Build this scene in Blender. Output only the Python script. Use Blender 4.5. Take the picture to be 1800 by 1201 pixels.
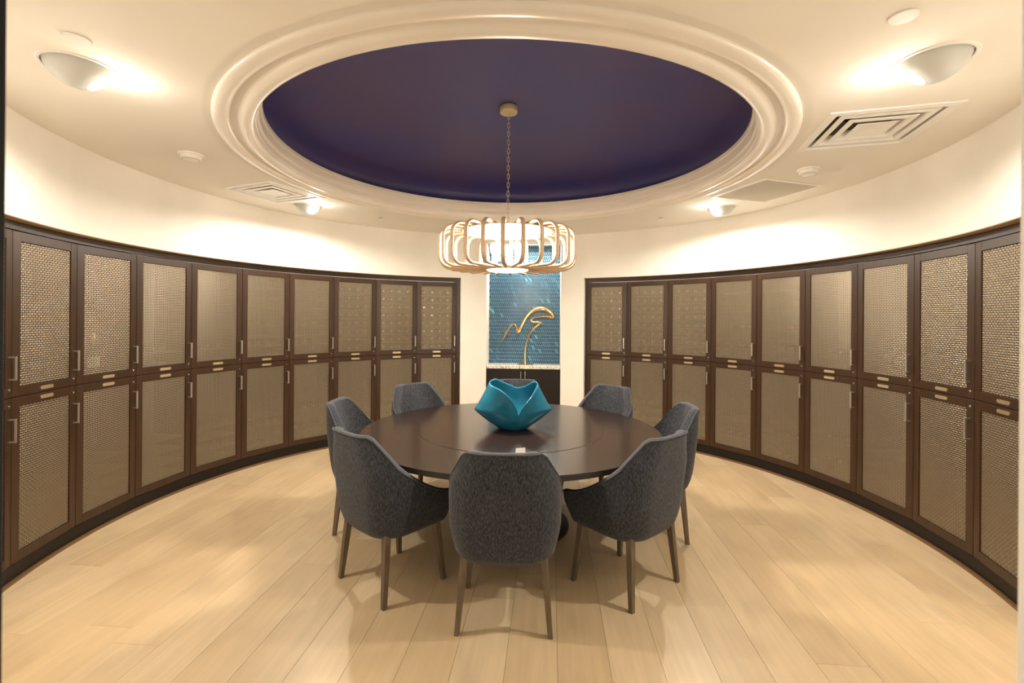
import bpy, bmesh, math, random
from math import sin, cos, pi, radians as rad, sqrt, atan2, hypot
from mathutils import Vector, Matrix
random.seed(11)
S = bpy.context.scene
for o in list(bpy.data.objects): bpy.data.objects.remove(o, do_unlink=True)
C = S.collection

# ------------------------------------------------------------------ camera
CAMX, CAMY, CAMZ, FPX = 0.038, -3.725, 1.615, 833.7
ROLL = 0.0075
cd = bpy.data.cameras.new('camera'); cam = bpy.data.objects.new('camera', cd); C.objects.link(cam)
cd.sensor_width = 36; cd.lens = FPX / 1800 * 36
cd.shift_y = -40 / 1800
cd.clip_start = 0.02; cd.clip_end = 100
cam.matrix_world = Matrix.Translation((CAMX, CAMY, CAMZ)) @ Matrix.Rotation(pi/2, 4, 'X') @ Matrix.Rotation(ROLL, 4, 'Z')
cd.dof.use_dof = True; cd.dof.focus_distance = 3.3; cd.dof.aperture_fstop = 2.2
S.camera = cam

# ------------------------------------------------------------------ world, light, exposure
w = bpy.data.worlds.new('world'); S.world = w; w.use_nodes = True
bg = w.node_tree.nodes['Background']; bg.inputs[0].default_value = (1.0, .86, .68, 1); bg.inputs[1].default_value = 0.35
S.view_settings.view_transform = 'Standard'; S.view_settings.look = 'None'
S.view_settings.gamma = 1; S.view_settings.use_curve_mapping = False
S.view_settings.exposure = 1.38
DOWN_W = 34.0       # watts of each ceiling eyeball lamp
BULB_W = 8.0
DISC_W = 20.0       # watts of each chandelier bulb
NICHE_W = 11.0
LAMP_COL = (1.0, .935, .82)

# ------------------------------------------------------------------ room sizes
R = 3.083           # radius of the locker doors
RW = 3.01           # radius of the plaster wall
ZC = 2.793          # ceiling
ZT, ZM, ZB = 2.128, 1.118, 0.111
STEP = 0.1796
AL0, AR0 = -1.8621, 0.3573
AN = 0.0668         # azimuth of the niche
TX, TY, TZ = 0.034, 0.02, 0.75   # table centre

# ------------------------------------------------------------------ materials
def mat(name, col, rough=.5, metal=0, **k):
    m = bpy.data.materials.new(name); m.use_nodes = True
    b = m.node_tree.nodes['Principled BSDF']
    b.inputs['Base Color'].default_value = (*col, 1); b.inputs['Roughness'].default_value = rough; b.inputs['Metallic'].default_value = metal
    for n, v in k.items(): b.inputs[n.replace('_', ' ')].default_value = v
    return m
def nodes(m): return m.node_tree.nodes, m.node_tree.links, m.node_tree.nodes['Principled BSDF']
def noise_col(m, c1, c2, scale, stretch=(1, 1, 1), detail=4, lo=.35, hi=.65, bump=0, coord='Object', rnd=False):
    N, L, b = nodes(m)
    tc = N.new('ShaderNodeTexCoord'); mp = N.new('ShaderNodeMapping'); L.new(tc.outputs[coord], mp.inputs[0])
    mp.inputs['Scale'].default_value = stretch
    if rnd:
        oi = N.new('ShaderNodeObjectInfo'); ml = N.new('ShaderNodeMath'); ml.operation = 'MULTIPLY'; ml.inputs[1].default_value = 37
        L.new(oi.outputs['Random'], ml.inputs[0]); L.new(ml.outputs[0], mp.inputs['Location'])
    nz = N.new('ShaderNodeTexNoise'); nz.inputs['Scale'].default_value = scale; nz.inputs['Detail'].default_value = detail
    L.new(mp.outputs[0], nz.inputs[0])
    cr = N.new('ShaderNodeValToRGB'); e = cr.color_ramp.elements
    e[0].position = lo; e[0].color = (*c1, 1); e[1].position = hi; e[1].color = (*c2, 1)
    L.new(nz.outputs[0], cr.inputs[0]); L.new(cr.outputs[0], b.inputs['Base Color'])
    if bump:
        bp = N.new('ShaderNodeBump'); bp.inputs['Strength'].default_value = bump; bp.inputs['Distance'].default_value = .002
        L.new(nz.outputs[0], bp.inputs['Height']); L.new(bp.outputs[0], b.inputs['Normal'])
    return nz, cr, mp
def emit(name, col, s):
    m = bpy.data.materials.new(name); m.use_nodes = True; N = m.node_tree.nodes; N.remove(N['Principled BSDF'])
    e = N.new('ShaderNodeEmission'); e.inputs[0].default_value = (*col, 1); e.inputs[1].default_value = s
    m.node_tree.links.new(e.outputs[0], N['Material Output'].inputs[0]); return m

M = {}
M['plaster'] = mat('plaster', (.80, .76, .69), .75); noise_col(M['plaster'], (.79, .75, .68), (.82, .78, .71), 3)
M['ceiling'] = mat('ceiling_paint', (.80, .75, .67), .8); noise_col(M['ceiling'], (.79, .74, .66), (.81, .76, .68), 2)
M['moulding'] = mat('moulding_gloss', (.82, .76, .68), .28)
M['blue'] = mat('indigo_paint', (.03, .025, .08), .45); noise_col(M['blue'], (.066, .064, .235), (.088, .068, .200), 1.3, detail=2)
M['wood'] = mat('dark_stained_wood', (.05, .024, .011), .40, 0, Specular_IOR_Level=.45); noise_col(M['wood'], (.030, .0118, .0036), (.047, .0195, .0062), 6, (6, 6, .6), lo=.3, hi=.7)
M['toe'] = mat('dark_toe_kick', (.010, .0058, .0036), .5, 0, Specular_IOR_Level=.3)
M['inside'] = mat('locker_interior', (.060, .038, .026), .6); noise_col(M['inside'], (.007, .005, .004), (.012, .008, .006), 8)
M['shoe'] = mat('shoe_moulding', (.16, .085, .035), .5)
M['soffit'] = mat('soffit_edge', (.50, .34, .19), .5)
M['wire'] = mat('woven_wire', (.50, .42, .315), .33, .9)
M['nickel'] = mat('brushed_nickel', (.55, .52, .47), .32, .9)
M['brass'] = mat('brass_plate', (.78, .66, .42), .3, .85)
M['lock'] = mat('lock_chrome', (.5, .5, .5), .2, 1)
M['table'] = mat('walnut_table', (.05, .02, .01), .24); noise_col(M['table'], (.0125, .0050, .0028), (.020, .0082, .0046), 5, (1, 14, 1), lo=.3, hi=.7)
M['table'].node_tree.nodes['Principled BSDF'].inputs['Coat Weight'].default_value = .3
M['table'].node_tree.nodes['Principled BSDF'].inputs['Coat Roughness'].default_value = .12
M['table_dark'] = mat('table_base_shaded_edge', (.012, .007, .005), .5)
M['leg'] = mat('grey_brown_wood', (.12, .088, .055), .5); noise_col(M['leg'], (.10, .073, .045), (.15, .11, .07), 12, (4, 4, .5))
M['dark'] = mat('near_black_frame', (.003, .0035, .0035), .9)
M['white'] = mat('white_enamel', (.80, .77, .72), .45)
M['grille'] = mat('return_grille', (.50, .44, .35), .7)
M['grey'] = mat('grey_lamp_shell', (.52, .52, .49), .5)
M['duct'] = mat('duct_black', (.02, .02, .02), .8)
M['led'] = emit('lit_lens', (1, .93, .80), 28)
M['bulb'] = emit('lit_bulb', (1, .86, .66), 30)
M['diff'] = emit('lit_diffuser', (1, .90, .74), 2.5)
M['slat'] = mat('bentwood_slat', (.60, .42, .25), .55); noise_col(M['slat'], (.50, .345, .21), (.60, .43, .275), 30, (1, 1, 1))
M['gold_trim'] = mat('canopy_champagne', (.70, .56, .32), .4, .4)
M['gold'] = mat('polished_gold', (.85, .52, .20), .22, 1.0)
M['card'] = mat('white_card', (.85, .83, .78), .5)
M['glass_b'] = mat('dark_bottle_glass', (.012, .02, .012), .08, 0)
M['foil_gold'] = mat('gold_foil', (.75, .55, .22), .25, 1); M['foil_sil'] = mat('silver_foil', (.75, .74, .75), .22, 1)
M['foil_red'] = mat('red_foil', (.35, .05, .04), .3, .7)
M['label'] = mat('bottle_label', (.78, .76, .70), .6)
m = M['stone'] = mat('pale_granite', (.7, .66, .58), .25)
noise_col(m, (.20, .17, .14), (.76, .72, .64), 60, detail=3, lo=.34, hi=.46)
# fabric
m = M['fabric'] = mat('charcoal_tweed', (.06, .065, .08), .92)
noise_col(m, (.005, .0065, .011), (.060, .065, .080), 190, (1, 1, .26), detail=4, lo=.36, hi=.72, bump=.5)
m.node_tree.nodes['Principled BSDF'].inputs['Sheen Weight'].default_value = .12
M['piping'] = mat('tweed_piping', (.065, .07, .085), .9)
# teal glass
m = M['teal'] = mat('teal_glass', (.012, .155, .225), .16)
noise_col(m, (.013, .125, .205), (.023, .175, .270), 5, detail=2)
b = m.node_tree.nodes['Principled BSDF']; b.inputs['Transmission Weight'].default_value = .25; b.inputs['IOR'].default_value = 1.35
b.inputs['Specular IOR Level'].default_value = .35
# tile
m = M['tile'] = mat('blue_glass_tile', (.03, .15, .25), .28, 0, Specular_IOR_Level=.35)
N, L, b = nodes(m); at = N.new('ShaderNodeAttribute'); at.attribute_name = 'tile_col'; L.new(at.outputs['Color'], b.inputs['Base Color'])
M['grout'] = mat('pale_grout', (.34, .54, .66), .8)
# oak planks
m = M['oak'] = mat('pale_oak', (.55, .40, .24), .38)
N, L, b = nodes(m)
tc = N.new('ShaderNodeTexCoord'); oi = N.new('ShaderNodeObjectInfo')
ml = N.new('ShaderNodeMath'); ml.operation = 'MULTIPLY'; ml.inputs[1].default_value = 91; L.new(oi.outputs['Random'], ml.inputs[0])
va = N.new('ShaderNodeVectorMath'); va.operation = 'ADD'; L.new(tc.outputs['Object'], va.inputs[0]); L.new(ml.outputs[0], va.inputs[1])
def mapped(sc):
    mp = N.new('ShaderNodeMapping'); mp.inputs['Scale'].default_value = sc; L.new(va.outputs[0], mp.inputs[0]); return mp
mp1 = mapped((14, .8, 1)); n1 = N.new('ShaderNodeTexNoise'); n1.inputs['Scale'].default_value = 2.2; n1.inputs['Detail'].default_value = 5; n1.inputs['Distortion'].default_value = .6; L.new(mp1.outputs[0], n1.inputs[0])
mp2 = mapped((5.0, .55, 1)); n2 = N.new('ShaderNodeTexWave'); n2.wave_type = 'RINGS'; n2.inputs['Scale'].default_value = 2.1; n2.inputs['Distortion'].default_value = 5; n2.inputs['Detail'].default_value = 2; n2.inputs['Detail Scale'].default_value = .7; L.new(mp2.outputs[0], n2.inputs[0])
mp3 = mapped((4.0, 1.6, 1)); n3 = N.new('ShaderNodeTexNoise'); n3.inputs['Scale'].default_value = 1.1; n3.inputs['Detail'].default_value = 1; L.new(mp3.outputs[0], n3.inputs[0])
r0 = N.new('ShaderNodeValToRGB'); e = r0.color_ramp.elements; e[0].color = (.60, .445, .265, 1); e[1].color = (.70, .545, .350, 1)
e2 = r0.color_ramp.elements.new(.5); e2.color = (.65, .490, .296, 1); L.new(oi.outputs['Random'], r0.inputs[0])
def ramp(src, lo, hi, a, b_):
    r = N.new('ShaderNodeValToRGB'); q = r.color_ramp.elements; q[0].position = lo; q[1].position = hi; q[0].color = (a, a, a, 1); q[1].color = (b_, b_, b_, 1); L.new(src, r.inputs[0]); return r.outputs[0]
def mul(a, b_):
    x = N.new('ShaderNodeMix'); x.data_type = 'RGBA'; x.blend_type = 'MULTIPLY'; x.inputs[0].default_value = 1; L.new(a, x.inputs[6]); L.new(b_, x.inputs[7]); return x.outputs[2]
c = mul(r0.outputs[0], ramp(n1.outputs[0], .3, .7, .93, 1.04)); c = mul(c, ramp(n2.outputs[0], .0, .5, .955, 1.0)); c = mul(c, ramp(n3.outputs[0], .22, .40, .86, 1.0))
L.new(c, b.inputs['Base Color'])
M['subfloor'] = mat('plank_joint', (.22, .14, .07), .8)

# ------------------------------------------------------------------ mesh helpers
class MB:
    def __init__(s): s.v = []; s.f = []; s.mi = []; s.T = None; s.m = 0
    def add(s, vs, fs):
        o = len(s.v)
        s.v += [tuple(s.T @ Vector(p)) if s.T else tuple(p) for p in vs]
        s.f += [tuple(i + o for i in f) for f in fs]; s.mi += [s.m] * len(fs)
    def box(s, x0, x1, y0, y1, z0, z1, bv=0):
        if not bv:
            s.add([(x, y, z) for x in (x0, x1) for y in (y0, y1) for z in (z0, z1)],
                  [(0, 1, 3, 2), (4, 6, 7, 5), (0, 4, 5, 1), (2, 3, 7, 6), (0, 2, 6, 4), (1, 5, 7, 3)]); return
        bm = bmesh.new(); bmesh.ops.create_cube(bm, size=1)
        for v in bm.verts: v.co = Vector(((x0+x1)/2 + v.co.x*(x1-x0), (y0+y1)/2 + v.co.y*(y1-y0), (z0+z1)/2 + v.co.z*(z1-z0)))
        bmesh.ops.bevel(bm, geom=bm.edges[:], offset=bv, segments=1, affect='EDGES'); s.bm(bm)
    def bm(s, bm):
        bm.verts.index_update(); s.add([v.co.copy() for v in bm.verts], [[v.index for v in f.verts] for f in bm.faces]); bm.free()
    def prism(s, pts, z0, z1):
        n = len(pts); s.add([(x, y, z0) for x, y in pts] + [(x, y, z1) for x, y in pts],
              [tuple(range(n))[::-1], tuple(range(n, 2*n))] + [(i, (i+1) % n, (i+1) % n + n, i + n) for i in range(n)])
    def lathe(s, prof, n=32, closed=False, a0=0, cx=0, cy=0, cap=True):
        k = len(prof); vs = []; fs = []
        for i in range(n):
            a = a0 + 2*pi*i/n
            vs += [(cx + r*cos(a), cy + r*sin(a), z) for r, z in prof]
        for i in range(n):
            j = (i+1) % n
            for q in range(k if closed else k-1):
                p = (q+1) % k; fs.append((i*k+q, j*k+q, j*k+p, i*k+p))
        if cap and not closed:
            if prof[0][0] > 1e-6: fs.append(tuple(i*k for i in range(n))[::-1])
            if prof[-1][0] > 1e-6: fs.append(tuple(i*k+k-1 for i in range(n)))
        s.add(vs, fs)
    def tube(s, pts, rad_, n=8, closed=False, flat=None, up=None):
        """sweep an n-gon; flat=(a,b) gives an elliptical/rectangular section along (side, up)"""
        P = [Vector(p) for p in pts]; m = len(P); vs = []; fs = []; prev = None
        for i, p in enumerate(P):
            if closed: t = P[(i+1) % m] - P[i-1]
            else: t = P[min(i+1, m-1)] - P[max(i-1, 0)]
            t.normalize()
            if up is not None: u = Vector(up)
            elif prev is None: u = Vector((0, 0, 1)) if abs(t.z) < .9 else Vector((1, 0, 0))
            else: u = prev
            sd = t.cross(u); sd.normalize(); u = sd.cross(t); u.normalize(); prev = u
            r = rad_[i] if isinstance(rad_, (list, tuple)) else rad_
            fa, fb = flat if flat else (1, 1)
            off = pi/4 if n == 4 else 0
            for k in range(n):
                a = 2*pi*k/n + off; vs.append(p + sd*cos(a)*r*fa + u*sin(a)*r*fb)
        for i in range(m if closed else m-1):
            j = (i+1) % m
            for k in range(n): fs.append((i*n+k, i*n+(k+1) % n, j*n+(k+1) % n, j*n+k))
        if not closed: fs.append(tuple(range(n))[::-1]); fs.append(tuple((m-1)*n+k for k in range(n)))
        s.add(vs, fs)
    def mesh(s, name, mats, smooth=False):
        me = bpy.data.meshes.new(name); me.from_pydata(s.v, [], s.f)
        for m_ in (mats if isinstance(mats, (list, tuple)) else [mats]): me.materials.append(M[m_])
        for p, i in zip(me.polygons, s.mi): p.material_index = i
        bm = bmesh.new(); bm.from_mesh(me); bmesh.ops.recalc_face_normals(bm, faces=bm.faces[:]); bm.to_mesh(me); bm.free()
        if smooth:
            me.shade_smooth()
            if smooth != 2: me.set_sharp_from_angle(angle=rad(40))
        return me
    def build(s, name, mats, parent=None, smooth=False):
        return link(name, s.mesh(name, mats, smooth), parent)
def link(name, me, parent=None, loc=None, rz=None):
    o = bpy.data.objects.new(name, me); C.objects.link(o); o.parent = parent
    if loc: o.location = loc
    if rz is not None: o.rotation_euler = (0, 0, rz)
    return o
def empty(name, loc=(0, 0, 0), rz=0):
    o = bpy.data.objects.new(name, None); C.objects.link(o); o.empty_display_size = .1; o.location = loc; o.rotation_euler = (0, 0, rz); return o
def tag(o, label, cat, group=None):
    o['label'] = label; o['category'] = cat
    if group: o['group'] = group
    return o
def struct(o, label=None):
    o['kind'] = 'structure'
    if label: o['label'] = label
    return o
def copy_tree(o, parent=None):
    c_ = o.copy(); C.objects.link(c_); c_.parent = parent
    for ch in o.children: copy_tree(ch, c_)
    return c_
def light(name, kind, parent, loc, energy, col=LAMP_COL, **k):
    l = bpy.data.lights.new(name, kind); l.energy = energy; l.color = col
    for a, v in k.items(): setattr(l, a, v)
    o = bpy.data.objects.new(name, l); C.objects.link(o); o.parent = parent; o.location = loc; return o
def pol(r, a): return (r*sin(a), r*cos(a))           # azimuth from +y, clockwise
def arc(r, a0, a1, n): return [pol(r, a0 + (a1-a0)*i/n) for i in range(n+1)]

# ------------------------------------------------------------------ floor
mb = MB(); mb.box(-3.7, 3.7, -4.9, 3.7, -.06, -.014); floor = struct(mb.build('floor', 'subfloor'), 'pale oak plank floor')
PW = .243; PA = -rad(4.66)
plank_mesh = {}
def plank(lq):
    if lq not in plank_mesh:
        m_ = MB(); m_.box(-PW/2+.0006, PW/2-.0006, -lq/2+.0006, lq/2-.0006, -.014, 0, .0007); plank_mesh[lq] = m_.mesh('plank', 'oak')
    return plank_mesh[lq]
LEN = [1.5, 1.8, 2.1, 2.4]
for i in range(-14, 15):
    x = i*PW + .02; y = -5.0 + random.uniform(0, 1.8)
    while y < 3.6:
        lq = random.choice(LEN); yc = y + lq/2
        wx, wy = x*cos(PA) - yc*sin(PA), x*sin(PA) + yc*cos(PA)
        x0 = abs(x)
        near = hypot(x, max(abs(yc)-lq/2, 0)) < 3.2 or (yc < 0 and abs(x) < 1.3 and yc > -4.6)
        if near and wy-lq/2 > -4.95: link('plank', plank(lq), floor, (wx, wy, 0), PA)
        y += lq

# ------------------------------------------------------------------ walls
def arc_wall(name, a0, a1, r0, r1, z0, z1, n, mt='plaster'):
    m_ = MB(); m_.prism(arc(r0, a0, a1, n) + arc(r1, a1, a0, n), z0, z1); return m_.build(name, mt, None, True)
ZS = 2.186
JL = atan2(-.93, -2.863); JR = atan2(1.05, -2.82)
EL, ER = -.2290, .3500
AL_END, AR_END = AL0 - STEP, AR0 + 9*STEP
# plaster above the lockers, and full-height plaster to the doorway
o = arc_wall('wall_left', AL_END-.01, EL, RW, RW+.11, ZS, ZC, 48); struct(o, 'white curved plaster wall above the left lockers')
w2 = arc_wall('near_wall', JL, AL_END-.008, RW, RW+.45, 0, ZC, 8); w2.parent = o
o = arc_wall('wall_right', ER, AR_END+.01, RW, RW+.11, ZS, ZC, 48); struct(o, 'white curved plaster wall above the right lockers')
w2 = arc_wall('near_wall', AR_END+.008, JR, RW, RW+.45, 0, ZC, 8); w2.parent = o
# far wall with the niche
NW, NB, NZ = .524, 3.30, 2.70
def nloc(x, y): return (x*cos(AN) + y*sin(AN), -x*sin(AN) + y*cos(AN))
aw = math.asin(NW/RW)
m_ = MB()
m_.prism(arc(RW, EL, AN-aw, 8) + [nloc(-NW, NB+.05), pol(3.56, EL)], 0, ZC)
m_.prism([nloc(NW, NB+.05)] + arc(RW, AN+aw, ER, 8) + [pol(3.56, ER)], 0, ZC)
m_.prism(arc(RW, AN-aw, AN+aw, 8) + [nloc(NW, NB+.05), nloc(-NW, NB+.05)], NZ, ZC)
m_.prism([nloc(-NW, NB), nloc(NW, NB), nloc(NW, NB+.05), nloc(-NW, NB+.05)], 0, NZ)
wall_back = struct(m_.build('wall_back', 'plaster', None, True), 'cream plaster wall with a tall recessed niche')
# casings of the doorway the photograph is taken from
def casing(name, x, y, sgn, mt, lb):
    m2 = MB(); m2.T = Matrix.Translation((x, y, 0)); a, b2 = (-.12, 0) if sgn < 0 else (0, .12)
    m2.box(a, b2, -.62, .012, 0, 2.62, .004); return struct(m2.build(name, mt), lb)
casing('trim_2', -.867, -2.888, -1, 'dark', 'near-black casing of the doorway at the left edge')
casing('trim_3', .984, -2.850, 1, 'plaster', 'cream casing of the doorway at the right edge')

# ------------------------------------------------------------------ ceiling with openings
DL = [(-126, 2.505), (-59, 2.47), (129.5, 2.50), (61, 2.53)]
DLP = [pol(r, rad(a)) for a, r in DL]
VENT = [(-2.225, .776, rad(-23)), (2.225, -.82, rad(-15.4))]
PANEL = (2.33, .59, rad(18))
bm = bmesh.new()
def ring(pts):
    vs = [bm.verts.new((x, y, ZC)) for x, y in pts]
    return [bm.edges.new((vs[i], vs[(i+1) % len(vs)])) for i in range(len(vs))]
def circ(x, y, r, n): return [(x + r*cos(2*pi*i/n), y + r*sin(2*pi*i/n)) for i in range(n)]
def sq(x, y, h, a): return [(x + p*cos(a) - q*sin(a), y + p*sin(a) + q*cos(a)) for p, q in ((-h, -h), (h, -h), (h, h), (-h, h))]
ed = ring(circ(0, 0, 3.46, 96)) + ring(circ(0, 0, 1.94, 96))
for p in DLP: ed += ring(circ(*p, .142, 28))
for x, y, a in VENT: ed += ring(sq(x, y, .275, a))
bmesh.ops.triangle_fill(bm, use_beauty=True, use_dissolve=False, edges=ed)
bmesh.ops.recalc_face_normals(bm, faces=bm.faces[:])
res = bmesh.ops.extrude_face_region(bm, geom=bm.faces[:])
for v in [g for g in res['geom'] if isinstance(g, bmesh.types.BMVert)]: v.co.z += .03
m_ = MB(); m_.bm(bm); ceiling = struct(m_.build('ceiling', 'ceiling'), 'cream ceiling around the indigo dome')
# moulding ring
prof = [(1.972, .02), (1.972, -.004), (1.966, -.014), (1.950, -.022), (1.925, -.025), (1.902, -.021), (1.886, -.010), (1.880, .003), (1.862, .007), (1.842, .006), (1.838, -.006), (1.832, -.012),
        (1.822, -.022), (1.800, -.028), (1.775, -.026), (1.757, -.015), (1.750, .0), (1.748, .022), (1.742, .026), (1.740, .060), (1.728, .066), (1.726, .074), (1.722, .120), (1.712, .124), (1.710, .150), (1.72, .1515), (1.76, .10), (1.98, .10)]
m_ = MB(); m_.lathe([(r, ZC+z) for r, z in prof], 128, closed=True); struct(m_.build('trim_1', 'moulding', None, True), 'round cream moulding framing the dome')
prof = [(1.712, ZC+.1525), (1.80, ZC+.156), (1.858, ZC+.185), (1.868, ZC+.235), (1.845, ZC+.29), (1.79, ZC+.34), (1.69, ZC+.378), (1.50, ZC+.412), (1.30, ZC+.436), (1.1, ZC+.452), (.7, ZC+.476), (.35, ZC+.488), (0, ZC+.492)]
m_ = MB(); m_.lathe(prof, 96, cap=False); dome = m_.build('dome', 'blue', ceiling, 2); dome['label'] = 'deep indigo painted shallow dome'

# ------------------------------------------------------------------ locker bank framing
def bank(name, a0, a1, n, lb):
    t = tag(empty(name, (*pol(R, (a0+a1)/2), 0)), lb, 'cabinet frame')
    loc = Vector(t.location)
    def part(nm, pts, z0, z1, mt):
        m2 = MB(); m2.T = Matrix.Translation(-loc); m2.prism(pts, z0, z1); return m2.build(nm, mt, t, True)
    part('fascia', arc(R+.003, a0, a1, n) + arc(R+.05, a1, a0, n), ZT+.003, ZS-.004, 'wood')
    part('soffit_strip', arc(RW+.004, a0, a1, n) + arc(R+.05, a1, a0, n), ZS-.004, ZS-.0005, 'soffit')
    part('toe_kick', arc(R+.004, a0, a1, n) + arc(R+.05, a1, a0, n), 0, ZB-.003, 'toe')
    part('shoe_moulding', arc(R-.016, a0, a1, n) + arc(R+.003, a1, a0, n), 0, .018, 'shoe')
    return t
lb_ = bank('locker_bank_frame', AL_END, EL-.003, 54, 'dark wood fascia and toe kick of the left locker bank')
rb_ = bank('locker_bank_frame', ER+.003, AR_END, 54, 'dark wood fascia and toe kick of the right locker bank')
for t, a0, a1 in ((lb_, AL0+9*STEP+.001, EL-.003), (rb_, ER+.003, AR0-.001)):
    m2 = MB(); m2.T = Matrix.Translation(-Vector(t.location)); m2.prism(arc(R-.002, a0, a1, 2) + arc(R+.40, a1, a0, 2), .0, ZS-.004); m2.build('end_panel', 'wood', t)

# ------------------------------------------------------------------ wine lockers
DW = 2*R*sin(STEP/2) - .0045; DH = ZM - ZB - .005; FR = .058; RMID = R*cos(STEP/2)
OW, OH = DW - 2*FR, DH - 2*FR
def frame_mesh():
    m2 = MB(); x, z = DW/2, DH
    m2.box(-x, -x+FR, 0, .022, 0, z, .0015); m2.box(x-FR, x, 0, .022, 0, z, .0015)
    m2.box(-x+FR, x-FR, .0005, .0215, 0, FR, .0012); m2.box(-x+FR, x-FR, .0005, .0215, z-FR, z, .0012)
    return m2.mesh('door', 'wood')
def wire_mesh():
    m2 = MB(); nx = 30; px = OW/nx; nz = round(OH/px); pz = OH/nz; am = .0034
    for i in range(nx):
        x = -OW/2 + px*(i+.5)
        pts = [(x, 0, FR-.004)] + [(x, am if (i+j) % 2 else -am, FR + pz*(j+.5)) for j in range(nz)] + [(x, 0, FR+OH+.004)]
        m2.tube(pts, 1, 4, flat=(.0035, .0023), up=(0, 1, 0))
    for j in range(nz):
        z = FR + pz*(j+.5)
        pts = [(-OW/2-.004, 0, z)] + [(-OW/2 + px*(i+.5), -am if (i+j) % 2 else am, z) for i in range(nx)] + [(OW/2+.004, 0, z)]
        m2.tube(pts, 1, 4, flat=(.0035, .0023), up=(0, 1, 0))
    return m2.mesh('wire_mesh', 'wire', 2)
def handle_mesh():
    m2 = MB(); h = .142
    m2.box(-.0075, .0075, -.036, -.028, 0, h, .001); m2.box(-.0065, .0065, -.0285, 0, 0, .009, .0008); m2.box(-.0065, .0065, -.0285, 0, h-.009, h, .0008)
    return m2.mesh('handle', 'nickel')
def plate_mesh():
    m2 = MB(); a, r, n = .044, .0115, 8
    pts = [(a + r*cos(-pi/2 + pi*i/n), r*sin(-pi/2 + pi*i/n)) for i in range(n+1)] + [(-a + r*cos(pi/2 + pi*i/n), r*sin(pi/2 + pi*i/n)) for i in range(n+1)]
    m2.T = Matrix.Rotation(pi/2, 4, 'X'); m2.prism(pts, 0, .003)
    for sx in (-1, 1): m2.lathe([(.0025, .003), (.0025, .004), (0, .0045)], 8, cx=sx*a, cap=False)
    return m2.mesh('name_plate', 'brass')
def lock_mesh():
    m2 = MB(); m2.T = Matrix.Rotation(pi/2, 4, 'X'); m2.lathe([(0, 0), (.008, 0), (.008, .003), (.0055, .0045), (.0055, .0065), (0, .007)], 14, cap=False); return m2.mesh('lock', 'lock', True)
def body_mesh(shelves):
    m2 = MB(); x, z, d = DW/2, DH, .40; t = .012
    m2.box(-x, -x+t, .024, d, 0, z); m2.box(x-t, x, .024, d, 0, z)
    m2.box(-x+t, x-t, .024, d, 0, t); m2.box(-x+t, x-t, .024, d, z-t, z); m2.box(-x+t, x-t, d-t, d, t, z-t)
    return m2.mesh('cabinet_body', 'inside')
def shelf_mesh():
    m2 = MB(); m2.box(-DW/2+.0125, DW/2-.0125, .05, .387, -.006, 0); return m2.mesh('shelf', 'inside')
me_frame, me_wire, me_handle, me_plate, me_lock, me_body, me_shelf = frame_mesh(), wire_mesh(), handle_mesh(), plate_mesh(), lock_mesh(), body_mesh(0), shelf_mesh()
XH = DW/2 - .028
ORD = ['first', 'second', 'third', 'fourth', 'fifth', 'sixth', 'seventh', 'eighth', 'ninth', 'tenth']
ROWS = 8; ROWP = .1085
def locker(a, upper, side, n, rack):
    z0 = (ZM if upper else ZB) + .0025
    t = empty('wine_locker', (*pol(RMID, a), z0), -a)
    tag(t, '%s wine locker with woven wire door, %s from the niche on the %s side' % ('upper' if upper else 'lower', ORD[n], side), 'cabinet', '%s wine lockers on the %s side' % ('upper' if upper else 'lower', side))
    link('cabinet_body', me_body, t)
    dr = link('door', me_frame, t)
    wm = link('wire_mesh', me_wire, dr, (0, .011, 0)); wm['kind'] = 'stuff'; wm['label'] = 'woven metal mesh'
    h = link('handle', me_handle, dr, (XH, 0, .105 if upper else DH-.262)); h['label'] = 'brushed nickel bar handle'
    p = link('name_plate', me_plate, dr, (0, 0, FR/2 - .002 if upper else DH-FR/2+.002)); p['label'] = 'pill-shaped brass name plate'
    link('lock', me_lock, dr, (XH, 0, .046 if upper else DH-.046))
    for k in range(rack): link('shelf', me_shelf, t, (0, 0, .06 + k*ROWP))
    return t
# bottles
def bottle_mesh(foil, label=False):
    m2 = MB(); P = [(0, .004), (.030, 0), (.037, .006), (.037, .180), (.033, .200), (.020, .225), (.0150, .245), (.0150, .268)]
    m2.lathe(P, 16, cap=False); m2.m = 1; m2.lathe([(.0156, .242), (.0156, .300), (.0140, .303), (0, .3035)], 12, cap=False)
    if label: m2.m = 2; m2.lathe([(.0374, .045), (.0374, .125)], 16, cap=False)
    return m2.mesh('bottle', ['glass_b', foil] + (['label'] if label else []), True)
me_bot = {f: bottle_mesh(f) for f in ('foil_gold', 'foil_sil', 'foil_red')}
def lying(t, xs, row, lab, grp):
    for x in xs:
        o = link('wine_bottle', me_bot[random.choices(['foil_gold', 'foil_sil', 'foil_red'], [4, 4, 2])[0]])
        a = -t.rotation_euler.z; loc = Matrix.Translation(t.location) @ Matrix.Rotation(-a, 4, 'Z') @ Matrix.Translation((x, .372, .06 + row*ROWP + .0376)) @ Matrix.Rotation(pi/2, 4, 'X')
        o.matrix_world = loc; tag(o, lab, 'bottle', grp)
XS = [-.165, -.055, .055, .165]
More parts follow.
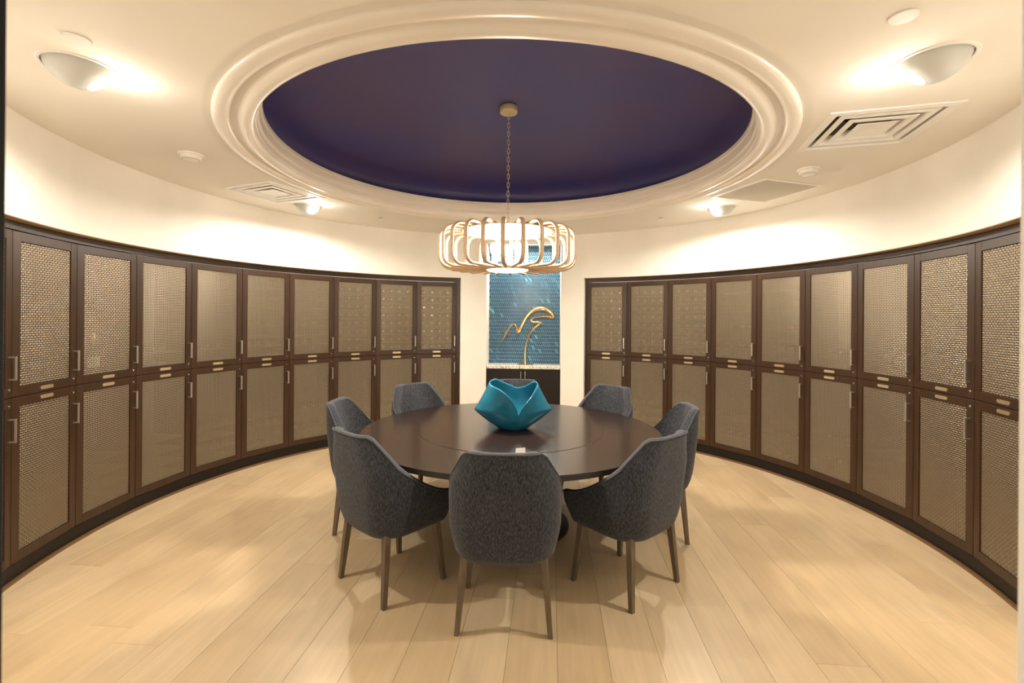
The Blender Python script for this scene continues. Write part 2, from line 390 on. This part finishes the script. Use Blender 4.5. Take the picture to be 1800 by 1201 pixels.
for side, a0, idx in (('left', AL0 - STEP, lambda i: 9-i), ('right', AR0, lambda i: i)):
    for i in range(10 if side == 'left' else 9):
        a = a0 + STEP*(i+.5); n = idx(i)
        up = locker(a, True, side, n, ROWS if n < 5 else 1 if n == 7 else 2); lo = locker(a, False, side, n, 4)
        lab = 'foil-capped wine bottle lying in the upper locker %s from the niche on the %s side' % (ORD[n], side); grp = 'bottles in the %s upper locker on the %s' % (ORD[n], side)
        if n < 3:
            for r in range(ROWS): lying(up, XS, r, lab, grp)
        elif n in (3, 4, 5, 6): 
            for r in ((1, 3) if n < 5 else (1,)): lying(up, XS[:3] if side == 'left' else XS[1:], r, lab, grp)
        lab = 'foil-capped wine bottle lying in the lower locker %s from the niche on the %s side' % (ORD[n], side); grp = 'bottles in the %s lower locker on the %s' % (ORD[n], side)
        if n in (0, 1, 2, 3, 4, 5):
            for r in ((1, 3) if n % 2 else (0, 2)): lying(lo, random.sample(XS, 3), r, lab, grp)
        if side == 'left' and n == 7:
            o = link('wine_bottle', bottle_mesh('foil_gold', True)); o.matrix_world = Matrix.Translation(up.location) @ Matrix.Rotation(-a, 4, 'Z') @ Matrix.Translation((-.05, .075, .0605 + .0125)); 
            o.location.z = up.location.z + .0605
            tag(o, 'standing wine bottle with a white label behind the mesh, left side', 'bottle')

# ------------------------------------------------------------------ niche: cabinet, counter, tiles, sculpture
def nT(): return Matrix.Rotation(-AN, 4, 'Z')
t = empty('niche_cabinet', (*nloc(0, 3.0), 0), -AN); tag(t, 'dark two-door base cabinet under the niche counter', 'cabinet')
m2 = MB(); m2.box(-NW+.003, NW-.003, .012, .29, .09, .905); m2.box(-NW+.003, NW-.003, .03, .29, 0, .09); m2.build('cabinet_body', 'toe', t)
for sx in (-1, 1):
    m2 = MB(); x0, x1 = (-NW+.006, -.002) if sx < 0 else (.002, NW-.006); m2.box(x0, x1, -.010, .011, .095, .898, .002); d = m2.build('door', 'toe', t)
    m2 = MB(); x = sx*.030; m2.box(x-.005, x+.005, -.040, -.032, .775, .870, .001); m2.box(x-.004, x+.004, -.033, -.010, .776, .784); m2.box(x-.004, x+.004, -.033, -.010, .861, .869); m2.build('handle', 'nickel', d)
t = empty('countertop', (*nloc(0, 3.0), .907), -AN); tag(t, 'speckled pale stone counter slab in the niche', 'countertop')
m2 = MB(); m2.box(-NW+.002, NW-.002, -.028, .297, 0, .047, .003); m2.build('slab', 'stone', t)
# slanted glass tiles, each a little proud of the grout
m2 = MB(); m2.box(-NW+.001, NW-.001, NB-.010, NB-.0015, .955, NZ-.001)
g = m2.build('grout_bed', 'grout', wall_back); g.rotation_euler = (0, 0, -AN)
vs, fs, cols = [], [], []
rh, tw, sl = .0525, .0300, .034; z0 = .9575; nrow = int((NZ - z0)/rh)
for r in range(nrow):
    za, zb = z0 + r*rh + .0024, z0 + (r+1)*rh - .0024
    x = -NW - .06 + (r % 2)*.011
    while x < NW + .03:
        q = [(x, zb), (x+tw-.0078, zb), (x+tw-.0078+sl, za), (x+sl, za)]
        q = [(min(max(a_, -NW+.002), NW-.002), b_) for a_, b_ in q]
        x += tw
        if max(p[0] for p in q) - min(p[0] for p in q) < .008: continue
        o_ = len(vs); y = NB-.010; yf = y - random.uniform(.003, .006)
        vs += [(a_, y, b_) for a_, b_ in q] + [(a_, yf, b_) for a_, b_ in q]
        fs += [(o_+4, o_+5, o_+6, o_+7)] + [(o_+k, o_+(k+1) % 4, o_+4+(k+1) % 4, o_+4+k) for k in range(4)]
        v = random.random(); k = .55 + .5*v
        cc = (.004*k+.003, .070*k, .155*k) if v < .91 else (.022, .135, .235) if v < .985 else (.12, .32, .42)
        cols += [cc]*5
me = bpy.data.meshes.new('tiles'); me.from_pydata(vs, [], fs); me.materials.append(M['tile'])
at = me.attributes.new('tile_col', 'FLOAT_COLOR', 'FACE')
for i, cc in enumerate(cols): at.data[i].color = (*cc, 1)
g = link('glass_tiles', me, wall_back, None, -AN); g['kind'] = 'stuff'; g['label'] = 'slanted blue glass mosaic tiles'
# lit strip along the niche soffit
t = empty('niche_light', (*nloc(0, 3.06), NZ), -AN); tag(t, 'slim lit strip light under the top of the niche', 'light')
m2 = MB(); m2.box(-.42, .42, -.012, .012, -.022, -.001, .002); m2.build('housing', 'white', t)
m2 = MB(); m2.box(-.41, .41, -.008, .008, -.0255, -.0222); m2.build('lens', 'diff', t)
l = light('strip_lamp', 'AREA', t, (0, 0, -.028), NICHE_W, (1, .90, .74), shape='RECTANGLE', size=.8, size_y=.015); l.rotation_euler = (rad(-14), 0, 0)
# gold sculpture
def at_px(px, py, d): return Vector((CAMX + (px-900)/FPX*d, CAMY + d, CAMZ - (py-562.2)/FPX*d))
sp = [(548, 1040, 5.5), (544, 960, 6), (546, 880, 6.3), (552, 800, 6), (566, 720, 5.6), (590, 645, 5.4), (622, 580, 5.6), (665, 522, 6), (712, 478, 7), (752, 448, 8), (776, 424, 6), (748, 410, 5), (700, 412, 6), (655, 414, 8), (628, 398, 9), (640, 366, 8), (676, 344, 7.5), (730, 334, 7.5), (790, 328, 7.5), (850, 326, 9), (905, 328, 13), (942, 342, 16), (958, 338, 14), (945, 300, 14), (915, 262, 15), (870, 228, 17), (815, 208, 20), (755, 206, 21), (700, 218, 20), (645, 250, 19), (595, 298, 17), (552, 355, 15), (520, 412, 13), (490, 470, 12), (462, 530, 14), (440, 566, 17), (422, 560, 14), (412, 520, 8), (403, 470, 6), (384, 440, 5), (352, 448, 5), (316, 484, 6), (285, 535, 8), (258, 582, 12), (236, 630, 8), (212, 675, 5), (190, 706, 1.5)]
dS = 6.86; pts = []; rr = []
for k, (x, y, r) in enumerate(sp):
    p = at_px(860 + x/8.58, 520 + y/8.58, dS); p.y += .03*sin(k*.45); pts.append(p); rr.append((r*1.62+3.0)/8.58/FPX*dS)
def smooth_path(P, r, it=2):
    for _ in range(it):
        Q = [P[0]]; q = [r[0]]
        for i in range(len(P)-1):
            Q += [P[i]*.75 + P[i+1]*.25, P[i]*.25 + P[i+1]*.75]; q += [r[i]*.75 + r[i+1]*.25, r[i]*.25 + r[i+1]*.75]
        Q.append(P[-1]); q.append(r[-1]); P, r = Q, q
    return P, r
pts, rr = smooth_path(pts, rr)
base = Vector((pts[0].x, pts[0].y, .9545))
t = empty('gold_sculpture', base); tag(t, 'looping polished gold ribbon sculpture on the niche counter', 'sculpture')
pts[0].z = base.z + .008; 
m2 = MB(); m2.T = Matrix.Translation(-base); m2.tube(pts, rr, 10, flat=(.72, 1.0)); m2.build('ribbon', 'gold', t, 2)
m2 = MB(); m2.lathe([(0, 0), (.112, 0), (.115, .004), (.112, .009), (.02, .0105), (.012, .02), (0, .022)], 32, cap=False); m2.build('base', 'gold', t, True)

# ------------------------------------------------------------------ table
TR = 1.155
t = empty('dining_table', (TX, TY, 0)); tag(t, 'large round dark walnut dining table ringed by eight chairs', 'table')
SR = .715
for k in range(4):                          # four veneered leaves, joints along the seams
    a0 = rad(2) + k*pi/2; n = 24; g_ = .0012
    m2 = MB(); pin = [((SR+.0003)*cos(a0 + g_/SR + (pi/2-2*g_/SR)*i/n), (SR+.0003)*sin(a0 + g_/SR + (pi/2-2*g_/SR)*i/n)) for i in range(n+1)]
    def rim(r): return [(r*cos(a0 + g_/r + (pi/2-2*g_/r)*i/n), r*sin(a0 + g_/r + (pi/2-2*g_/r)*i/n)) for i in range(n+1)]
    lay = [(TR-.012, TZ-.040), (TR, TZ-.034), (TR, TZ-.0015), (TR-.0015, TZ)]
    vs = []; fs = []; K = n+1
    for r, z in lay: vs += [(x, y, z) for x, y in rim(r)]
    vs += [(x, y, TZ) for x, y in pin]; vs += [(x, y, TZ-.040) for x, y in pin]
    for q in range(6):
        p = (q+1) % 6
        for i in range(n): fs.append((q*K+i, q*K+i+1, p*K+i+1, p*K+i))
    fs.append(tuple(q*K for q in range(6))); fs.append(tuple(q*K+n for q in range(6))[::-1])
    m2.T = Matrix.Rotation(-(k*pi/2), 4, 'Z'); m2.add(vs, fs)
    for i_ in range(3*n): m2.mi[i_ % n + (i_//n)*n] = 1  # edge is the same veneer; its shade is painted in as near-black
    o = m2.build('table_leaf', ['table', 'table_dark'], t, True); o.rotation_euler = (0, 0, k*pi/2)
m2 = MB(); m2.lathe([(SR, TZ-.03), (SR, TZ+.0008), (SR-.0012, TZ+.0018), (0, TZ+.0018)], 96, cap=False); o = m2.build('turntable', 'table', t); o['label'] = 'raised round turntable in the table centre'; o.rotation_euler = (0, 0, rad(8))
m2 = MB(); m2.lathe([(0, TZ-.0405), (1.0, TZ-.0405), (1.0, TZ-.085), (.96, TZ-.09), (0, TZ-.09)], 64, cap=False); m2.build('apron', 'table_dark', t, True)
m2 = MB(); m2.lathe([(.30, .03), (.24, .10), (.20, .30), (.22, .55), (.34, TZ-.09)], 40); m2.build('pedestal', 'table_dark', t, True)
m2 = MB(); m2.lathe([(.46, 0), (.46, .02), (.44, .03), (.30, .032)], 48); m2.build('base_plate', 'table_dark', t, True)

# ------------------------------------------------------------------ chairs
def sstep(x): x = max(0, min(1, x)); return x*x*(3-2*x)
def chair_proto():
    t = empty('dining_chair')
    ZB0, ZTOP, TH = .357, .96, .046
    def H(s):
        if s < .40: return ZTOP
        if s < .55: x = (s-.40)/.15; return ZTOP - .190*(x**1.05)
        x = (s-.55)/.45; return .770 - .210*(1-(1-x)**1.7)
    def P(s, z, off=0, sg=1):
        tt = (z-ZB0)/(ZTOP-ZB0); wd = .262 + .032*sstep((z-ZB0)/.22) - .056*sstep((z-.73)/.23) - off; yr = -.008 - .075*tt - .02*sstep((tt-.0)/.2) + off; yf = .475 - .05*(1-sstep((z-ZB0)/.15)); rc = .135
        if s < .25: x, y = (wd-rc)*s/.25, yr
        elif s < .55: a = (s-.25)/.30*pi/2; x, y = wd-rc+rc*sin(a), yr+rc-rc*cos(a)
        else: x, y = wd - .012*((s-.55)/.45)**2, yr+rc + (yf-yr-rc)*(s-.55)/.45
        # slight bulge of the back
        y -= .018*max(0, 1-(x/.25)**2)*(1 if s < .55 else 0)
        return sg*x, y
    ns = 24; S_ = [(1, i/ns) for i in range(ns, 0, -1)] + [(-1, i/ns) for i in range(0, ns+1)]
    S_ = [(-sg, s) for sg, s in S_]
    n = len(S_); nv = 12; vs = []; rows = []
    def row(fn):
        rows.append([len(vs)+k for k in range(n)])
        for sg, s in S_: vs.append(fn(sg, s))
    row(lambda sg, s: (*[c_*1 for c_ in P(s, ZB0, .035, sg)], ZB0+.004*0))
    row(lambda sg, s: (*P(s, ZB0, .010, sg), ZB0+.012))
    for j in range(nv+1):
        def f(sg, s, j=j):
            z = ZB0+.04 + (H(s)-.012-ZB0-.04)*j/nv; return (*P(s, z, 0, sg), z)
        row(f)
    row(lambda sg, s: (*P(s, H(s), .008, sg), H(s)-.003))
    row(lambda sg, s: (*P(s, H(s), TH/2, sg), H(s)))
    row(lambda sg, s: (*P(s, H(s), TH-.008, sg), H(s)-.003))
    for j in range(7):
        def f(sg, s, j=j):
            z = H(s)-.012 + (.43-H(s)+.012)*j/6; return (*P(s, z, TH, sg), z)
        row(f)
    fs = []
    for a_, b_ in zip(rows, rows[1:]):
        for k in range(n-1): fs.append((a_[k], a_[k+1], b_[k+1], b_[k]))
    for k in (0, n-1): fs.append(tuple(r[k] for r in rows))
    fs.append(tuple(rows[0]))
    m2 = MB(); m2.add(vs, fs); sh = m2.build('shell', 'fabric', t, True); sh['label'] = 'curved tweed back and arms'
    # piping along the outer top edge
    pp = [Vector((*P(s, H(s)-.006, -.001, sg), H(s)-.006)) for sg, s in S_]
    m2 = MB(); m2.tube(pp, .0042, 6); m2.build('piping', 'piping', sh, 2)
    # seat cushion
    out = []
    for sg, s in S_: out.append(P(s, .46, TH+.004, sg))
    out += [(-.17, .505), (0, .512), (.17, .505)][::(1 if out[-1][0] < 0 else -1)]
    cx, cy = 0, .22; vs = []; fs = []; k = len(out)
    lay = [(.97, .392), (1, .405), (1, .462), (.985, .478), (.94, .487), (.6, .495)]
    for sc, z in lay: vs += [(cx+(x-cx)*sc, cy+(y-cy)*sc, z) for x, y in out]
    for q in range(len(lay)-1):
        for i in range(k): fs.append((q*k+i, q*k+(i+1) % k, (q+1)*k+(i+1) % k, (q+1)*k+i))
    fs.append(tuple(range(k))); fs.append(tuple(range((len(lay)-1)*k, len(lay)*k)))
    m2 = MB(); m2.add(vs, fs); m2.build('seat', 'fabric', t, True)
    for sx in (-1, 1):
        for (xt, yt, xb, yb) in ((.205, .035, .238, .0), (.200, .385, .236, .425)):
            m2 = MB(); v8 = []
            for x, y, z, h in ((xb, yb, 0, .0125), (xt, yt, .40, .0195)):
                v8 += [(sx*x+a_*h, y+b_*h, z) for a_, b_ in ((-1, -1), (1, -1), (1, 1), (-1, 1))]
            m2.add(v8, [(3, 2, 1, 0), (4, 5, 6, 7)] + [(i, (i+1) % 4, 4+(i+1) % 4, 4+i) for i in range(4)])
            l_ = m2.build('leg', 'leg', t)
    return t
# azimuth around the table, distance of rear feet from centre, extra turn, label
CH = [(181.2, 1.335, 1.0, 'tweed dining chair nearest the camera, seen squarely from behind'),
      (-137.8, 1.295, 0, 'tweed dining chair left of the nearest chair, seen from behind'),
      (-89.5, 1.30, 0, 'tweed dining chair at the far left of the table, side-on'),
      (-44.6, 1.33, 0, 'tweed dining chair on the left beyond the table, facing the camera'),
      (2.7, 1.32, 0, 'tweed dining chair half hidden behind the teal glass bowl'),
      (46.6, 1.31, 0, 'tweed dining chair on the right beyond the table, facing the camera'),
      (94.0, 1.30, 0, 'tweed dining chair at the far right of the table, side-on'),
      (138.8, 1.297, 0, 'tweed dining chair right of the nearest chair, seen from behind')]
proto = chair_proto()
for i, (a, r, tw_, lab) in enumerate(CH):
    o = proto if i == 0 else copy_tree(proto)
    p = pol(r, rad(a)); o.location = (TX+p[0], TY+p[1], 0); o.rotation_euler = (0, 0, -rad(a+180+tw_))
    tag(o, lab, 'chair', 'chairs around the table')

# ------------------------------------------------------------------ glass bowl and card
BX, BY, BZ = TX+.018, TY+.0, TZ+.0020
t = empty('glass_bowl', (BX, BY, BZ)); tag(t, 'folded teal art glass bowl in the middle of the table', 'bowl')
nt, nv = 128, 26; vs = []; fs = []
def bowl(th, v):
    tv = rad(-78); q = abs(sin((th-tv)/2))
    h = .100 + .268*(q/.707)**.36 - .085*max(0, sin(th))**2 + .012*sin(3*th+1.0)
    if cos(th) > 0: h -= .012
    z = v*h
    pw = 1.6; Rm = 1/((abs(cos(th))/.305)**pw + (abs(sin(th))/.215)**pw)**(1/pw)
    zk = .150
    if z < zk: x = z/zk; r = .10 + (Rm-.10)*(x**.80)
    else: x = (z-zk)/.22; r = Rm*(1 - .40*x**.85)
    rs = .10 + (Rm*.98-.10)*(1-math.exp(-2.6*z/zk)) - .10*max(0, z-.2)
    k = abs(cos(th))**2.2; r = r*k + rs*(1-k)
    # soft pleats
    r *= 1 + .03*sin(4*th+.6)*min(1, z/.1)
    return (r*cos(th), r*sin(th), z)
for j in range(nv+1):
    for i in range(nt): vs.append(bowl(2*pi*i/nt, j/nv))
for j in range(nv):
    for i in range(nt): fs.append((j*nt+i, j*nt+(i+1) % nt, (j+1)*nt+(i+1) % nt, (j+1)*nt+i))
fs.append(tuple(range(nt))[::-1])
m2 = MB(); m2.add(vs, fs); o = m2.build('folded_wall', 'teal', t, 2)
sm = o.modifiers.new('thickness', 'SOLIDIFY'); sm.thickness = .007; sm.offset = -1
# small white card behind the nearest chair
cp = at_px(916, 800, 3.0)
t = empty('place_card', (cp.x, CAMY+3.0, TZ), rad(4)); tag(t, 'small white folded card on the table behind the nearest chair', 'card')
m2 = MB()
for sg in (-1, 1): m2.add([(-.032, sg*.018, 0), (.032, sg*.018, 0), (.032, 0, .050), (-.026, 0, .046), (-.032, sg*.0172, 0), (.032, sg*.0172, 0), (.032, -sg*.0008, .0492), (-.026, -sg*.0008, .0452)], [(0, 1, 2, 3), (7, 6, 5, 4), (0, 4, 5, 1), (1, 5, 6, 2), (2, 6, 7, 3), (3, 7, 4, 0)])
m2.build('folded_sheet', 'card', t)

# ------------------------------------------------------------------ chandelier
LX, LY = .0, .0
ZL0, ZL1 = 2.000, 2.318
t = empty('chandelier', (LX, LY, 0)); tag(t, 'drum chandelier of looped bentwood slats hanging over the table', 'chandelier')
zd = ZC+.492
m2 = MB(); m2.lathe([(0, zd-.005), (.066, zd-.005), (.070, zd-.012), (.070, zd-.050), (.066, zd-.056), (.012, zd-.058), (.009, zd-.075), (0, zd-.078)], 32, cap=False); m2.build('canopy', 'gold_trim', t, True)
lk = MB(); a_, b_ = .0085, .012
lk.tube([(a_*cos(2*pi*i/14), 0, (b_ if sin(2*pi*i/14) > 0 else -b_) + a_*sin(2*pi*i/14)) for i in range(14)], .0022, 6, closed=True, up=(0, 1, 0)); me_link = lk.mesh('chain_link', 'gold_trim', 2)
ztop, zbot = zd-.085, ZL1+.045; nl = round((ztop-zbot)/.0335)
for k in range(nl+1): link('chain_link', me_link, t, (0, 0, ztop - (ztop-zbot)*k/nl), (k % 2)*pi/2)
m2 = MB(); m2.lathe([(0, ZL1+.030), (.012, ZL1+.028), (.014, ZL1+.0), (.05, ZL1-.008), (.05, ZL1-.018), (0, ZL1-.02)], 20, cap=False)
for k in range(6):
    a = k*pi/3; m2.tube([(.03*cos(a), .03*sin(a), ZL1-.012), (.21*cos(a), .21*sin(a), ZL1-.012)], .005, 6)
m2.build('hub', 'gold_trim', t, True)
m2 = MB(); m2.lathe([(0, ZL1-.020), (.355, ZL1-.020), (.355, ZL1-.026), (0, ZL1-.026)], 48, cap=False); o = m2.build('top_plate', 'white', t, True); o['label'] = 'round white reflector plate'
m2 = MB(); m2.lathe([(0, ZL0-.012), (.150, ZL0-.012), (.158, ZL0-.008), (.158, ZL0+.004), (0, ZL0+.004)], 40, cap=False); o = m2.build('bottom_diffuser', 'diff', t, True)
light('disc_lamp', 'AREA', t, (0, 0, ZL0-.016), DISC_W, (1, .87, .70), shape='DISK', size=.28)
m2 = MB(); m2.lathe([(.165, ZL0-.004), (.165, ZL0+.02), (.185, ZL0+.02), (.185, ZL0-.004)], 48, closed=True); m2.build('bottom_ring', 'slat', t, True)
sl = MB(); r0, r1, rc = .165, .530, .085; lp = []
def corner(cx, cz, a0):
    for i in range(7): a = a0 + pi/2*i/6; lp.append((cx+rc*cos(a), 0, cz+rc*sin(a)))
zi0, zi1 = ZL0+.008, ZL1-.008
corner(r1-rc, zi1-rc, 0); 
lp.append((r0+.03, 0, zi1)); n_up = len(lp); lp.append((r0+.01, 0, zi0))
corner(r1-rc, zi0+rc, -pi/2)
# each slat is a C, open towards the bulbs, fixed to the top plate and the bottom ring
lp2 = lp[n_up:] + lp[:n_up]
sl.tube([(x, y, z) for x, y, z in lp2], 1, 8, flat=(.0115, .016), up=(0, 1, 0)); me_slat = sl.mesh('slat', 'slat', True)
NS = 24
for k in range(NS): link('slat', me_slat, t, (0, 0, 0), -pi/2 + rad(-3) + 2*pi*k/NS)
bl = MB(); bl.lathe([(.010, .0), (.012, .012), (.024, .045), (.030, .068), (.026, .090), (.014, .102), (0, .105)], 16, cap=False); me_bulb = bl.mesh('bulb', 'bulb', 2)
sk = MB(); sk.lathe([(0, -.05), (.014, -.05), (.015, 0), (0, .002)], 12, cap=False); me_sock = sk.mesh('socket', 'white', True)
for k in range(5):
    a = rad(20) + 2*pi*k/5; x, y = .115*cos(a), .115*sin(a)
    o = link('bulb', me_bulb, t, (x, y, 2.105)); link('socket', me_sock, o, (0, 0, 0))
    light('bulb_lamp', 'POINT', t, (x*.55, y*.55, 2.172), BULB_W, (1, .84, .64), shadow_soft_size=.03)

# ------------------------------------------------------------------ ceiling fixtures
LABD = ['eyeball ceiling lamp in the near left of the ceiling', 'lit ceiling lamp beside the left air vent', 'eyeball ceiling lamp beyond the near right disc cover', 'lit ceiling lamp beyond the flat square panel']
for (x, y), lab, (az, rr_) in zip(DLP, LABD, DL):
    t = empty('ceiling_lamp', (x, y, ZC), -rad(az)); tag(t, lab, 'ceiling lamp', 'eyeball lamps in the ceiling')
    m2 = MB(); m2.lathe([(.136, .02), (.136, -.004), (.142, -.007), (.152, -.006), (.155, -.001), (.155, .0), (.1415, .0), (.141, .02)], 40, closed=True); m2.build('trim_ring', 'white', t, True)
    # eyeball bulging a little below the ceiling, lens turned towards the room centre (local -y)
    e = MB(); Rb = .136; zc = .040
    th0 = .46
    e.T = Matrix.Translation((0, 0, zc)) @ Matrix.Rotation(rad(-40), 4, 'X')
    e.lathe([(Rb*sin(th0 + (3.12-th0)*i/18), -Rb*cos(th0 + (3.12-th0)*i/18)) for i in range(19)][::-1] + [(.048, -Rb*cos(th0)+.018)], 32, cap=False)
    sh = e.build('eyeball', 'grey', t, True)
    e = MB(); e.T = Matrix.Translation((0, 0, zc)) @ Matrix.Rotation(rad(-40), 4, 'X'); e.lathe([(0, -Rb*cos(th0)+.010), (.050, -Rb*cos(th0)+.010), (.050, -Rb*cos(th0)+.016), (0, -Rb*cos(th0)+.016)], 24, cap=False); e.build('lens', 'led', t, True)
    light('lamp_beam', 'SPOT', t, (0, -.105, -.085), DOWN_W, spot_size=rad(172), spot_blend=.35, shadow_soft_size=.035)
    light('lamp_spill', 'POINT', t, (0, -.105, -.085), DOWN_W*.035, shadow_soft_size=.035)
    # can closing the opening
    m2 = MB(); m2.lathe([(.1425, .0), (.1425, .22), (0, .22)], 28, cap=False); m2.build('can', 'grey', t, True)
LABV = ['square louvred air vent in the ceiling above the left lockers', 'square louvred air vent in the ceiling near the right lamp']
for (x, y, a), lab in zip(VENT, LABV):
    t = empty('air_vent', (x, y, ZC), a); tag(t, lab, 'air vent', 'ceiling air vents')
    q = sqrt(2); k = pi/4
    m2 = MB(); m2.lathe([(r*q, z) for r, z in ((.320, 0), (.318, -.006), (.278, -.009), (.268, 0), (.262, .05), (.274, .05), (.274, 0))], 4, closed=True, a0=k); m2.build('frame', 'white', t)
    m2 = MB(); m2.lathe([(r*q, z) for r, z in ((.274, .03), (.274, .20), (0, .20))], 4, a0=k, cap=False); m2.build('plenum', 'grille', t)
    for r in (.215, .145):
        m2 = MB(); m2.lathe([(r_*q, z) for r_, z in ((r+.028, -.002), (r+.030, .002), (r-.030, .048), (r-.032, .044), (r-.002, -.004))], 4, closed=True, a0=k); m2.build('louvre', 'white', t)
    m2 = MB(); m2.lathe([(r_*q, z) for r_, z in ((.105, .000), (.103, -.003), (.07, .004), (0, .012), )], 4, a0=k, cap=False); m2.build('centre_plate', 'white', t)
    m2 = MB(); m2.lathe([(.14, .10), (.15, .10), (.15, .198), (.14, .198)], 28, closed=True, cap=False); m2.lathe([(0, .195), (.14, .195)], 28, cap=False); m2.build('duct_collar', 'duct', t)
x, y, a = PANEL
t = empty('return_panel', (x, y, ZC), a); tag(t, 'flat square return panel in the ceiling on the right', 'ceiling panel')
q = sqrt(2)
m2 = MB(); m2.lathe([(r*q, z) for r, z in ((.322, 0), (.320, -.008), (.300, -.010), (.290, -.004), (.290, 0))], 4, closed=True, a0=pi/4); m2.build('frame', 'white', t)
m2 = MB(); m2.box(-.291, .291, -.291, .291, -.0045, -.0005); m2.build('grille', 'grille', t)
for x, y, lab in ((-2.305, -.28, 'round white smoke detector on the ceiling at the left'), (2.33, -.045, 'round white smoke detector on the ceiling at the right')):
    t = empty('smoke_detector', (x, y, ZC)); tag(t, lab, 'smoke detector', 'smoke detectors')
    m2 = MB(); m2.lathe([(0, -.012), (.078, -.012), (.080, -.009), (.080, 0), (0, 0)], 32, cap=False); m2.build('base', 'white', t, True)
    m2 = MB(); m2.lathe([(.066, -.0125), (.064, -.034), (.052, -.044), (.02, -.047), (0, -.047)], 32, cap=False); m2.build('cover', 'white', t, True)
    m2 = MB(); m2.lathe([(.055, -.0415), (.058, -.039), (.060, -.0405), (.057, -.0435)], 24, closed=True); m2.build('slot_ring', 'grille', t, True)
def ceil_px(px, py):
    hz = 562.2 + (px-900)*ROLL; d = FPX*(ZC-CAMZ)/(hz-py); return (CAMX + (px-900)/FPX*d, CAMY + d)
for (px, py), lab in (((131, 69), 'small round cover disc in the ceiling before the near left lamp'), ((1584, 30), 'small round cover disc in the ceiling before the near right lamp')):
    t = empty('cover_disc', (*ceil_px(px, py), ZC)); tag(t, lab, 'cover plate', 'cover discs in the ceiling')
    m2 = MB(); m2.lathe([(0, -.007), (.046, -.007), (.049, -.004), (.049, -.001), (0, -.001)], 32, cap=False); m2.build('plate', 'white', t, True)
    m2 = MB(); m2.lathe([(0, -.001), (.040, -.001), (.040, 0), (0, 0)], 24, cap=False); m2.build('collar', 'grille', t, True)
for (px, py), lab in (((668, 385), 'tiny sprinkler cap in the ceiling left of the chandelier'), ((1160, 385), 'tiny sprinkler cap in the ceiling right of the chandelier')):
    t = empty('sprinkler_cap', (*ceil_px(px, py), ZC)); tag(t, lab, 'sprinkler', 'sprinkler caps')
    m2 = MB(); m2.lathe([(0, -.012), (.030, -.012), (.032, -.009), (.030, -.006), (0, -.006)], 20, cap=False); m2.build('cap', 'white', t, True)
    m2 = MB(); m2.lathe([(.022, -.006), (.022, 0)], 16); m2.build('collar', 'duct', t, True)
